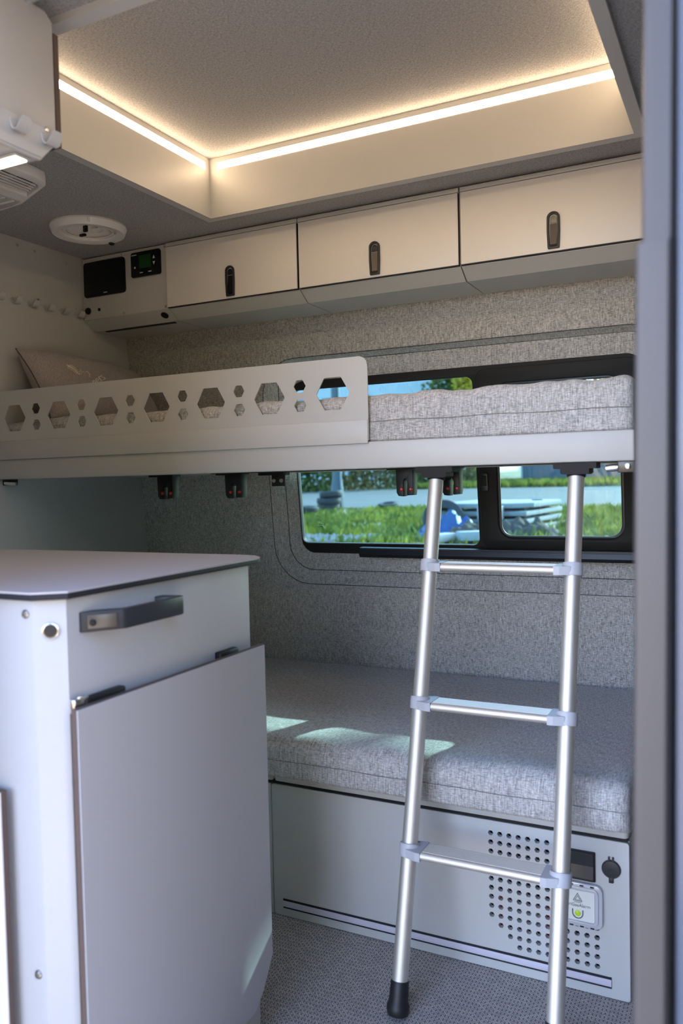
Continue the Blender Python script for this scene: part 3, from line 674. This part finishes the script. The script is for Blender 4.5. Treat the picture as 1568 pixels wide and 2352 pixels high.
# ------------------------------------------------------------------ ladder
ld = thing('ladder', 'aluminium ladder leaning on the upper bunk, black rubber feet', 'ladder', (-.494, 1.504, 0))
LB, LT = Vector((0, 1.500, 0)), Vector((0, 1.797, 1.122))
ldir = (LT-LB).normalized()
XL, XR, RR_ = -.6525, -.3355, .0168
def lpt(x, z, off=0): 
    q = LB+(LT-LB)*(z/1.122); return Vector((x, q.y+off, q.z))
for x in (XL, XR):
    r_ = rod('side_rail', lpt(x, .02), lpt(x, 1.112), RR_, 'aluminium', ld, 32)
    fm = axis_frame(lpt(x, .0055), lpt(x, 1.))
    lathe('rubber_foot', [(.0195, 0), (.0225, .004), (.0238, .012), (.0235, .020), (.0205, .026), (.0200, .034), (.0188, .064), (.0180, .066), (.0169, .066)], fm, 'rubber', r_, 28)
    h = lathe('top_socket', [(.018, 0), (.020, .003), (.020, .02)], axis_frame(lpt(x, 1.098), lpt(x, 1.2)), 'black', ld, 24)
    prism('socket_block', [(x-.026, 1.1045), (x+.026, 1.1045), (x+.030, 1.108), (x+.030, 1.1165), (x+.043, 1.1165), (x+.045, 1.119), (x+.045, 1.1292), (x-.045, 1.1292), (x-.045, 1.119), (x-.043, 1.1165), (x-.030, 1.1165), (x-.030, 1.108)], 'y', 1.772, 1.826, 'frame_black', h)
for z in (.905, .611, .316):
    c0 = lpt(0, z)
    yc, zc = c0.y, c0.z
    # ribbed tread profile (y, z)
    pr = []
    for a in range(90, 271, 20): pr.append((yc-.020+.0085*math.cos(math.radians(a)), zc+.0085*math.sin(math.radians(a))))
    pr += [(yc+.026, zc-.0085), (yc+.030, zc-.004), (yc+.030, zc+.006)]
    top = []
    for i in range(9):
        y_ = yc+.027-i*.0050; top += [(y_, zc+.0085), (y_-.0028, zc+.0085), (y_-.0030, zc+.0070), (y_-.0048, zc+.0070)]
    pr += top
    rg = prism('rung', pr, 'x', XL+.022, XR-.022, 'aluminium', ld, True, 40)
    for x, sgn in ((XL, 1), (XR, -1)):
        co_ = lathe('collar', [(.0171, -.0125), (.0205, -.0135), (.0215, -.010), (.0215, .010), (.0205, .0135), (.0171, .0125)], axis_frame(lpt(x, z), lpt(x, 2)), 'plastic_grey', rg, 28)
        prism('collar_arm', [(x, yc-.0225), (x+sgn*.022, yc-.0295), (x+sgn*.034, yc-.0300), (x+sgn*.034, yc+.0305), (x+sgn*.022, yc+.0300), (x, yc+.0225)], 'z', zc-.0092, zc+.0092, 'plastic_grey', co_)

# ------------------------------------------------------------------ kitchen block
kt = thing('kitchen_cabinet', 'white metal kitchen block with grey door and dark bar handle', 'cabinet', (-1.3, 1.08, 0))
KX, KY0, KY1 = -.870, .826, 1.324
plate('body', [[(KX, KY0+.028), (KX-.034, KY0), (-2.06, KY0), (-2.06, KY1), (KX, KY1)]], .942, XY(.0005), 'paint_white', kt, .0015)
dr = plate('door', [[(.8425, .098), (1.268, .098), (1.2985, .124), (1.3335, .176), (1.3335, .788), (.8425, .788)]], .0022, YZ(-.8435, -1), 'laminate_grey', kt)
plate('door_core', [[(.8415, .097), (1.2685, .097), (1.2995, .1235), (1.3345, .176), (1.3345, .789), (.8415, .789)]], .0090, YZ(-.8457, -1), 'edge_brown', dr)
for (y0, y1) in ((.872, .955), (1.205, 1.262)):
    box('hinge', (KX+.0005, -.8545), (y0, y1), (.775, .797), 'black', dr, .003)
box('hinge_plate', (KX+.0005, -.858), (.852, .880), (.778, .799), 'chrome', dr, .002)
screw((-.862, .866, .799), (0, 0, 1), dr, .0035, 'chrome')
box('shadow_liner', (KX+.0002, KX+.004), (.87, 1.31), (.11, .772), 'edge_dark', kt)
# bar handle
hp = [(KX, .878), (KX, .902), (KX+.0025, .905), (-.838, .936), (-.838, 1.058), (-.846, 1.052), (KX, 1.046), (KX, 1.066), (-.842, 1.074), (-.833, 1.073), (-.8285, 1.064), (-.8285, .9325), (-.832, .926), (KX+.004, .8785)]
hd = plate('handle', [hp], .030, XY(.890), 'handle_grey', kt, .0015)
hm = axis_frame((-.862, .888, .905), (-.862+.6, .888-.8, .905))
box('handle_recess', (-.021, .021), (-.0105, .0105), (-.003, .0030), 'handle_lever', hd, .001, 2, frame((-.8490, .9022, .905), (.60, .80, 0), (0, 0, 1), (.80, -.60, 0)))
lathe('handle_bolt', [(.005, 0), (.005, .004), (0, .006)], axis_frame((-.8565, .8905, .904), (-.8565+.78, .8905-.62, .904)), 'black', hd, 12)
lathe('lock_hole', [(.0118, 0), (.0118, .002), (.0100, .0028), (.0095, .0010), (0, .0010)], axis_frame((KX-.0165, KY0+.0135, .8985), (KX-.0165+.636, KY0+.0135-.772, .8985)), 'chrome', kt, 24)
lathe('lock_core', [(.0094, 0), (.0090, .0020), (0, .0022)], axis_frame((KX-.0165, KY0+.0135, .8985), (KX-.0165+.636, KY0+.0135-.772, .8985)), 'rubber', kt, 20)
for (xx, zz) in ((-.9185, .923), (-.9195, .401)):
    screw((xx, KY0, zz), (0, -1, 0), kt, .0065, 'screw_steel', 'bolt')
nd = box('door', (-1.45, -.958), (KY0-.024, KY0-.0215), (.10, .668), 'laminate_grey', kt)
nd.data.materials[0] = MATS['laminate']
box('door_core', (-1.451, -.957), (KY0-.0214, KY0-.012), (.099, .669), 'edge_brown', nd)
box('hinge', (-1.40, -1.30), (KY0-.0118, KY0), (.66, .68), 'black', nd)
wt = [(-.860, .848), (-.8985, .8165), (-2.062, .8165), (-2.062, 1.405), (-.945, 1.405), (-.900, 1.396), (-.872, 1.372), (-.862, 1.344)]
tag(plate('worktop', [wt], .0085, XY(.9435), 'edge_dark', None, .0005), 'pale laminate worktop with dark edge and cut corner on the kitchen block', 'worktop')
wk = bpy.data.objects['worktop']
plate('surface', [[(x+(.0006 if x < -1.5 else -.0006), y+(.0006 if y < 1. else -.0006)) for x, y in wt]], .0028, XY(.9521), 'worktop', wk)

# ------------------------------------------------------------------ door pillar
dp = struct(thing('door_1', 'grey sliding door pillar at the van opening', 'door', (-.07, .68, 0))); del dp['category']
def leanprism(name, prof, z0, z1, lean, mat, parent, nz=10, bulge=0.):
    k = len(prof); vs_, fs = [], []
    for i in range(nz+1):
        z = z0+(z1-z0)*i/nz
        for x, y in prof: vs_.append((x+lean*(z-.6), y+.02*max(0, z-.9)**2, z))
    for i in range(nz):
        for q in range(k): fs.append((i*k+q, i*k+(q+1) % k, (i+1)*k+(q+1) % k, (i+1)*k+q))
    fs += [tuple(range(k)), tuple(nz*k+q for q in range(k))]
    return mesh(name, vs_, fs, mat, parent, True, 25)
leanprism('pillar', [(-.0875, .760), (-.0880, .712), (-.0855, .7035), (-.080, .700), (-.0655, .6985), (-.0630, .701), (-.0620, .715), (-.0600, .760)], -.05, 1.95, .0125, 'pillar_trim', dp)
leanprism('pillar_lower_trim', [(-.0915, .755), (-.0922, .708), (-.0895, .7015), (-.084, .6990), (-.0665, .6965), (-.0640, .700), (-.0640, .755)], -.05, 1.286, .0125, 'pillar_trim', dp)
leanprism('door_seal', [(-.0625, .745), (-.0625, .706), (-.0590, .702), (-.0570, .708), (-.0570, .745)], -.05, 1.95, .0095, 'rubber', dp)
leanprism('outer_skin', [(-.0565, .75), (-.0565, .682), (-.0545, .673), (-.049, .668), (.07, .660), (.07, .75)], -.25, 1.95, .0085, 'body_paint', dp)
box('door_step', (-1.02, -.06), (.60, .64), (-.30, -.002), 'frame_black', dp, .004)

# ------------------------------------------------------------------ outdoors
def gz(x, y): return -.6+max(0., y-26)*.03
def ground_patch(name, x0, x1, y0, y1, nx, ny, mat, lift=0., jag=0., seed=0):
    vs_, fs = [], []
    for j in range(ny+1):
        for i in range(nx+1):
            x = x0+(x1-x0)*i/nx; y = y0+(y1-y0)*j/ny
            if jag and (j == 0 or j == ny): y += jag*mnoise.noise(Vector((x*.35, seed, j)))
            vs_.append((x, y, gz(x, y)+lift))
    for j in range(ny):
        for i in range(nx): a = j*(nx+1)+i; fs.append((a, a+1, a+nx+2, a+nx+1))
    return mesh(name, vs_, fs, mat)
struct(ground_patch('ground', -120, 120, -80, 160, 12, 120, 'ground_mix'), 'rough grassy ground outside the van')
struct(ground_patch('field', -60, 60, -60, .5, 60, 8, 'straw', .02, .3, 5), 'pale dry meadow beside the open door')  # out of view, paled and extended to bounce daylight into the van
struct(ground_patch('road', -70, 40, 37, 58, 60, 6, 'asphalt', .03, 1.2, 2), 'pale worn asphalt yard beyond the grass')
def blades(name, n, xr, yr, hr, wr, mat, label, per=4, keep=None, seed=1, lean=.5):
    R_ = random.Random(seed); vs_, fs = [], []
    made = 0
    while made < n:
        x = R_.uniform(*xr); y = R_.uniform(*yr); made += 1
        if keep and not keep(x, y, R_): continue
        z = gz(x, y)
        for q in range(per):
            a = R_.uniform(0, 6.28); h = R_.uniform(*hr); w_ = R_.uniform(*wr); dx, dy = math.cos(a)*w_, math.sin(a)*w_
            lx, ly = R_.uniform(-lean, lean)*h, R_.uniform(-lean, lean)*h; ox, oy = R_.uniform(-.12, .12), R_.uniform(-.12, .12)
            i = len(vs_)
            vs_ += [(x+ox-dx, y+oy-dy, z-.02), (x+ox+dx, y+oy+dy, z-.02), (x+ox+lx*.4+dx*.7, y+oy+ly*.4+dy*.7, z+h*.6), (x+ox+lx, y+oy+ly, z+h)]
            fs += [(i, i+1, i+2), (i, i+2, i+3)]
    me = bpy.data.meshes.new(name); me.from_pydata(vs_, [], fs); me.update(); me.materials.append(MATS[mat])
    o = bpy.data.objects.new(name, me); C.objects.link(o)
    return tag(o, label, 'grass', kind='stuff')
def gk(x, y, R_):
    if -9.6 < x < -5.2 and 22.2 < y < 30: return R_.random() < .10
    if -20.5 < x < -16.5 and 31.8 < y: return R_.random() < .15
    d = mnoise.noise(Vector((x*.35, y*.25, 4.)))
    if y < 22.3 and (x < -9.6 or x > -8): return R_.random() < .12
    return d > -.25 or R_.random() < .25
blades('grass', 15000, (-24, 1), (19, 36.5), (.06, .30), (.010, .028), 'grass_green', 'tall green grass between the van and the yard', 4, gk, 5)
blades('weeds', 2600, (-24, 1), (19.5, 35), (.12, .42), (.02, .05), 'leaf_green', 'leafy dark weeds standing in the green grass', 5, lambda x, y, R_: mnoise.noise(Vector((x*.5, y*.4, 8.))) > .12, 6, .7)
blades('dry_grass', 9000, (-14, 9), (-16, -2.6), (.35, .9), (.008, .022), 'grass_dry', 'tall dry straw-coloured grass beside the van', 4, None, 8)
blades('verge_grass', 2500, (-24, -6), (58, 66), (.2, .6), (.03, .07), 'grass_green', 'green verge along the far side of the yard', 4, None, 9)

# concrete slabs
def slab(x, y, z0, th, lx, ly, rot, mat, name, label, cat, grp=None, bevel=.02, chip=0):
    m_ = Matrix.Translation((x, y, z0)) @ Matrix.Rotation(rot, 4, 'Z')
    pts = [(-lx/2, -ly/2), (lx/2-chip, -ly/2), (lx/2, -ly/2+chip*1.3), (lx/2, ly/2-chip*.6), (lx/2-chip*.8, ly/2), (-lx/2, ly/2)] if chip else rect(-lx/2, lx/2, -ly/2, ly/2)
    o = plate(name, [pts], th, m_, mat, None, bevel)
    return tag(o, label, cat, grp)
SX, SY = -7.55, 27.3
gq = 'concrete slabs in the stack'
base = gz(SX, SY-2)
for i, (dx, lx, ly, ch, lb) in enumerate(((.15, 2.9, 4.2, 0, 'lowest concrete slab of the stack, half hidden in grass'), (.05, 2.75, 4.2, 0, 'second concrete slab from the ground in the stack'), (.0, 2.9, 4.3, 0, 'third concrete slab, right under the topmost one'), (-.15, 3.3, 4.3, .5, 'topmost concrete slab of the stack with a chipped corner'))):
    slab(SX+dx, SY, base+.02+.245*i, .14 if i < 3 else .15, lx, ly, math.radians(-3), 'concrete', 'concrete_slab', lb, 'slab', gq, .015, ch)
    if i < 3:
        for j, (sx, sy) in enumerate(((-1.1, -1.5), (1.1, -1.5), (-1.1, 1.4), (1.1, 1.4))):
            lbs = 'timber spacer under the %s of the slab stack, %s' % (('second slab', 'third slab', 'top slab')[i], ('front corner by the tyre', 'front corner by the grass', 'rear corner by the tyre', 'rear corner by the grass')[j])
            tag(box('timber_spacer', (SX+sx-.08, SX+sx+.08), (SY+sy-.3, SY+sy+.3), (base+.16+.245*i, base+.265+.245*i), 'bark'), lbs, 'spacer', 'spacers between the slabs')
slab(SX+.25, SY-2.42, base+.42, .42, .78, .22, 0, 'concrete_block', 'concrete_block', 'grey concrete block leaning on the front of the slab stack', 'block', None, .02)
slab(SX+.95, SY+.9, base+.905, .06, .36, .3, .2, 'stone', 'concrete_piece', 'small broken piece lying on the topmost slab', 'stone', None, .01)
slab(-7.25, 20.3, gz(0, 20)+.08, .20, .34, .75, math.radians(-14), 'concrete_block', 'concrete_block', 'white block on the rubble, the one beside the blue tarp', 'block', None, .015)
slab(-6.45, 20.5, gz(0, 20)+.10, .24, .42, .85, math.radians(-52), 'concrete_block', 'concrete_block', 'white block lying askew on the rubble below the slabs', 'block', None, .015)
# tyres
def tyre(x, y, z, R_, wd, rot, label, grp=None):
    prof = [(R_*.56, -wd*.42), (R_*.64, -wd*.50), (R_*.88, -wd*.5), (R_*.97, -wd*.42), (R_, -wd*.25), (R_, wd*.25), (R_*.97, wd*.42), (R_*.88, wd*.5), (R_*.64, wd*.50), (R_*.56, wd*.42), (R_*.60, 0)]
    m_ = Matrix.Translation((x, y, z)) @ rot
    t_ = thing('tyre', label, 'tyre', (x, y, z-wd/2), grp)
    lathe('carcass', prof, m_, 'tyre', t_, 28, True)
    for i in range(0, 28, 1):
        a = 2*math.pi*i/28
    lathe('tread_band', [(R_*1.002, -wd*.1), (R_*1.018, -wd*.08), (R_*1.018, wd*.08), (R_*1.002, wd*.1)], m_, 'tyre', t_, 28, True)
    return t_
F = Matrix.Identity(4)
tg = 'old tyres in the grass'
zt = gz(-18.65, 35.9)
tyre(-18.75, 35.9, zt+.16, .56, .32, F, 'bottom tyre of the stack beside the dark pole', tg)
tyre(-18.70, 35.85, zt+.48, .60, .32, Matrix.Rotation(.05, 4, 'X'), 'middle tyre of the stack beside the dark pole', tg)
tyre(-18.60, 35.9, zt+.80, .57, .30, Matrix.Rotation(-.07, 4, 'Y'), 'top tyre of the stack beside the dark pole', tg)
tyre(-18.9, 34.1, gz(0, 34.1)+.17, .52, .30, Matrix.Rotation(.12, 4, 'Y'), 'tyre lying flat in front of the tyre stack', tg)
tyre(-15.95, 36.9, gz(0, 36.9)+.14, .52, .30, Matrix.Rotation(.15, 4, 'X'), 'lone tyre lying at the edge of the yard', tg)
tyre(-8.75, 24.6, gz(0, 24.6)+.42, .66, .34, Matrix.Rotation(math.radians(62), 4, 'X') @ Matrix.Rotation(.3, 4, 'Y'), 'big tyre standing behind the blue tarp', tg)
# tarp heap, rubble heaps
def heap(name, x, y, rx, ry, h, mat, label, cat, seed, rough=.35, kind=None, res=26):
    vs_, fs = [], []
    for i in range(res+1):
        for j in range(res+1):
            u, v = 2*i/res-1, 2*j/res-1; d = math.hypot(u, v)
            z = max(0, 1-d**2)**.8*h*(1+rough*mnoise.noise(Vector((u*4, v*4, seed)))+rough*.5*mnoise.noise(Vector((u*11, v*11, seed))))
            vs_.append((x+u*rx, y+v*ry, gz(x, y)-.03+z))
    for i in range(res):
        for j in range(res): a = i*(res+1)+j; fs.append((a, a+1, a+res+2, a+res+1))
    return tag(mesh(name, vs_, fs, mat, None, True, 80), label, cat, None, kind)
heap('tarpaulin', -7.95, 22.9, 1.05, .8, .62, 'tarp_blue', 'crumpled blue tarpaulin in front of the big tyre', 'tarp', 3, .8)
heap('earth_heap', -6.7, 21.2, 1.0, .8, .40, 'earth', 'brown earth heap under the two white blocks', 'heap', 6, .9)
heap('earth_heap', -5.95, 23.6, 1.15, .7, .42, 'earth', 'straw-brown earth heap at the foot of the slab stack', 'heap', 9, .9)
# gravel patch of loose stones
R2 = random.Random(4)
vs_, fs = [], []
for i in range(520):
    x = R2.uniform(-12.9, -9.8); y = R2.uniform(20.4, 22.4); r_ = R2.uniform(.03, .12); z = gz(x, y)+r_*.35; o0 = len(vs_)
    for q in ((1, 0, 0), (-1, 0, 0), (0, 1, 0), (0, -1, 0), (0, 0, 1), (0, 0, -.6)): vs_.append((x+q[0]*r_*R2.uniform(.7, 1.2), y+q[1]*r_*R2.uniform(.7, 1.2), z+q[2]*r_*R2.uniform(.6, 1)))
    for f_ in ((0, 2, 4), (2, 1, 4), (1, 3, 4), (3, 0, 4), (2, 0, 5), (1, 2, 5), (3, 1, 5), (0, 3, 5)): fs.append(tuple(o0+q for q in f_))
tag(mesh('gravel', vs_, fs, 'stone'), 'loose grey stones below the fixed window pane', 'gravel', None, 'stuff')
# pole
t = thing('utility_pole', 'dark thick pole rising behind the tyre stack', 'pole', (-18.9, 37.2, gz(0, 37.2)))
lathe('shaft', [(.34, 0), (.32, 1.0), (.24, 1.6), (.22, 7.5)], frame((-18.9, 37.2, gz(0, 37.2)), (1, 0, 0), (0, 1, 0), (0, 0, 1)), 'metal_shed', t, 16)
rod('conduit', (-18.58, 37.0, gz(0, 37)), (-18.66, 37.1, 6.5), .03, 'concrete_block', t, 8)
# shed / container
def Yx(px, y):   # helper kept for layout notes
    return px
t = thing('storage_container', 'dark blue steel container at the far edge of the yard', 'container', (-11, 72, gz(0, 70)))
zc = gz(0, 70)
box('container_body', (-17.6, -6.0), (70, 76), (zc, zc+4.2), 'metal_shed', t)
for i in range(24): box('side_rib', (-17.5+i*.48, -17.28+i*.48), (69.94, 70), (zc+.15, zc+4.05), 'metal_shed', t)
rod('corner_post', (-17.65, 69.9, zc), (-17.65, 69.9, zc+4.2), .09, 'concrete_block', t, 8)
# warehouse
t = thing('warehouse', 'pale blue corrugated hall behind the bushes', 'building', (-48, 96, gz(0, 90)))
zb = gz(0, 90)
WX0, WX1, WYw = -75., -30.9, 90.
vs_, fs = [], []
nr = 280
for i in range(nr+1):
    x = WX0+(WX1-WX0)*i/nr; y = WYw+(.09 if i % 2 else 0)
    vs_ += [(x, y, zb-.5), (x, y, zb+14)]
for i in range(nr): fs.append((2*i, 2*i+2, 2*i+3, 2*i+1))
mesh('corrugated_front', vs_, fs, 'corrugated', t)
box('hall_body', (WX0, WX1), (WYw+.1, WYw+30), (zb-.5, zb+13.95), 'corrugated', t)
box('roof', (WX0-.3, WX1+.3), (WYw-.4, WYw+30.3), (zb+14.01, zb+14.3), 'metal_shed', t)
for (x0, x1, z0, z1) in ((-52.5, -48.2, 8.9, 10.2), (-47.6, -45.4, 8.0, 10.2), (-43.2, -41.2, 8.0, 10.3), (-58.5, -54.0, 8.9, 10.2), (-52.5, -48.2, 4.5, 5.8), (-47.0, -44.4, 1.0, 4.6)):
    o = box('window', (x0, x1), (WYw-.12, WYw-.02), (zb+z0, zb+z1), 'concrete_block', t)
    box('pane', (x0+.12, x1-.12), (WYw-.16, WYw-.10), (zb+z0+.12, zb+z1-.12), 'window_dark', o)
# bushes and trees
def foliage(name, cx, cy, cz, rx, ry, rz, n, size, mat, parent, seed, amp=.35):
    R_ = random.Random(seed); vs_, fs = [], []
    for i in range(n):
        while True:
            u, v, w_ = R_.uniform(-1, 1), R_.uniform(-1, 1), R_.uniform(-1, 1)
            d = u*u+v*v+w_*w_
            if .2 < d < 1: break
        k_ = 1+amp*mnoise.noise(Vector((u*2.2, v*2.2, w_*2.2+seed)))
        c = Vector((cx+u*rx*k_, cy+v*ry*k_, cz+w_*rz*k_)); a = Vector((R_.gauss(0, 1), R_.gauss(0, 1), R_.gauss(0, 1))).normalized(); b_ = a.orthogonal().normalized(); s = size*R_.uniform(.6, 1.4)
        i0 = len(vs_); vs_ += [c-a*s, c+b_*s*.6, c+a*s, c-b_*s*.6]; fs.append((i0, i0+1, i0+2, i0+3))
    me = bpy.data.meshes.new(name); me.from_pydata([tuple(v) for v in vs_], [], fs); me.update(); me.materials.append(MATS[mat])
    o = bpy.data.objects.new(name, me); C.objects.link(o); adopt(o, parent); return o
def bush(x, y, rx, rz, mat, seed, label, n=700):
    z = gz(x, y); t_ = thing('bush', label, 'bush', (x, y, z), 'bushes along the yard')
    foliage('leaves', x, y, z+rz*.7, rx, rx*.7, rz, n, .22, mat, t_, seed)
    for q in range(3): rod('stem', (x+q*.3-.3, y, z-.1), (x+q*.6-.6, y, z+rz), .05, 'bark', t_, 6)
bl = ['olive bush at the window edge of the fixed pane', 'green bush seen just before the pole', 'dark bush behind the pole and tyre stack', 'olive bush growing just past the pole', 'rusty olive bush in the middle of the fixed pane', 'green bush above the far yard edge', 'low green bush behind the black ladder clip', 'last low bush beside the window divider']
bpos = [(-35.2, 55.5, 2.3, 2.6, 'leaf_olive'), (-32.8, 56.5, 2.2, 2.8, 'leaf_green'), (-31.0, 57.6, 2.2, 3.0, 'leaf_green'), (-29.6, 59.5, 2.3, 3.0, 'leaf_olive'), (-27.2, 60.5, 2.3, 2.7, 'leaf_olive'), (-25.2, 62.0, 2.2, 2.4, 'leaf_green'), (-23.0, 63.5, 2.1, 1.9, 'leaf_green'), (-20.8, 64.5, 2.0, 1.3, 'leaf_olive')]
for i, ((x, y, rx, rz, mt), lb) in enumerate(zip(bpos, bl)): bush(x, y, rx, rz, mt, 20+i, lb)
def tree(x, y, h, r, mat, seed, label, n=2600):
    z = gz(x, y); t_ = thing('tree', label, 'tree', (x, y, z), 'trees behind the yard')
    lathe('trunk', [(.35, 0), (.25, h*.4), (.08, h*.85)], frame((x, y, z), (1, 0, 0), (0, 1, 0), (0, 0, 1)), 'bark', t_, 10)
    foliage('leaves', x, y, z+h*.62, r, r*.8, h*.42, n, .30, mat, t_, seed)
tree(-29.0, 86, 13.5, 3.4, 'leaf_green', 41, 'green tree at the corner of the corrugated hall')
tree(-25.3, 84, 15.0, 3.2, 'leaf_yellow', 42, 'yellow autumn tree next to the corrugated hall', 3400)
tree(-20.5, 85, 15.5, 3.4, 'leaf_yellow', 43, 'yellow autumn tree behind the window divider', 3400)
tree(-13.5, 90, 15.5, 3.8, 'leaf_olive', 44, 'olive tree above the dark container')
tree(-6.5, 90, 14.5, 3.8, 'leaf_yellow', 45, 'yellow tree at the door-pillar end of the view', 2600)

t = thing('tree', 'leafy tree beside the van shading its window, trunk past the door pillar', 'tree', (4.2, 9.0, -.6), 'trees behind the yard')  # tree added out of view, crown shaped to block sun through the window
tube('trunk', [(4.2, 9.0, -.7), (4.1, 8.95, 3.0), (3.6, 8.8, 6.2), (1.8, 8.6, 8.0)], .16, 'bark', t, 10)
foliage('leaves', 2.30, 8.6, 6.68, 1.35, .8, 1.55, 6500, .17, 'leaf_green', t, 46, .08)
# unseen evergreens added behind the camera, dimming the left of the interior
eg = [(2.6, -5.4), (4.2, -5.8), (6.0, -6.2), (8.0, -6.8), (10.2, -7.6)]
el = ['slim evergreen tree standing closest to the open door', 'evergreen second in the row from the open door', 'evergreen in the middle of the row beyond the van', 'evergreen fourth in the row from the open door', 'evergreen at the far end of the row beyond the van']
for i, ((x, y), lb) in enumerate(zip(eg, el)):
    t = thing('evergreen_tree', lb, 'tree', (x, y, -.6), 'evergreens beside the van')
    rod('trunk', (x, y, -.7), (x, y, 5.), .12, 'bark', t, 8)
    foliage('leaves', x, y, 2.9, 1.25, 1.0, 3.7, 3600, .22, 'leaf_green', t, 60+i)
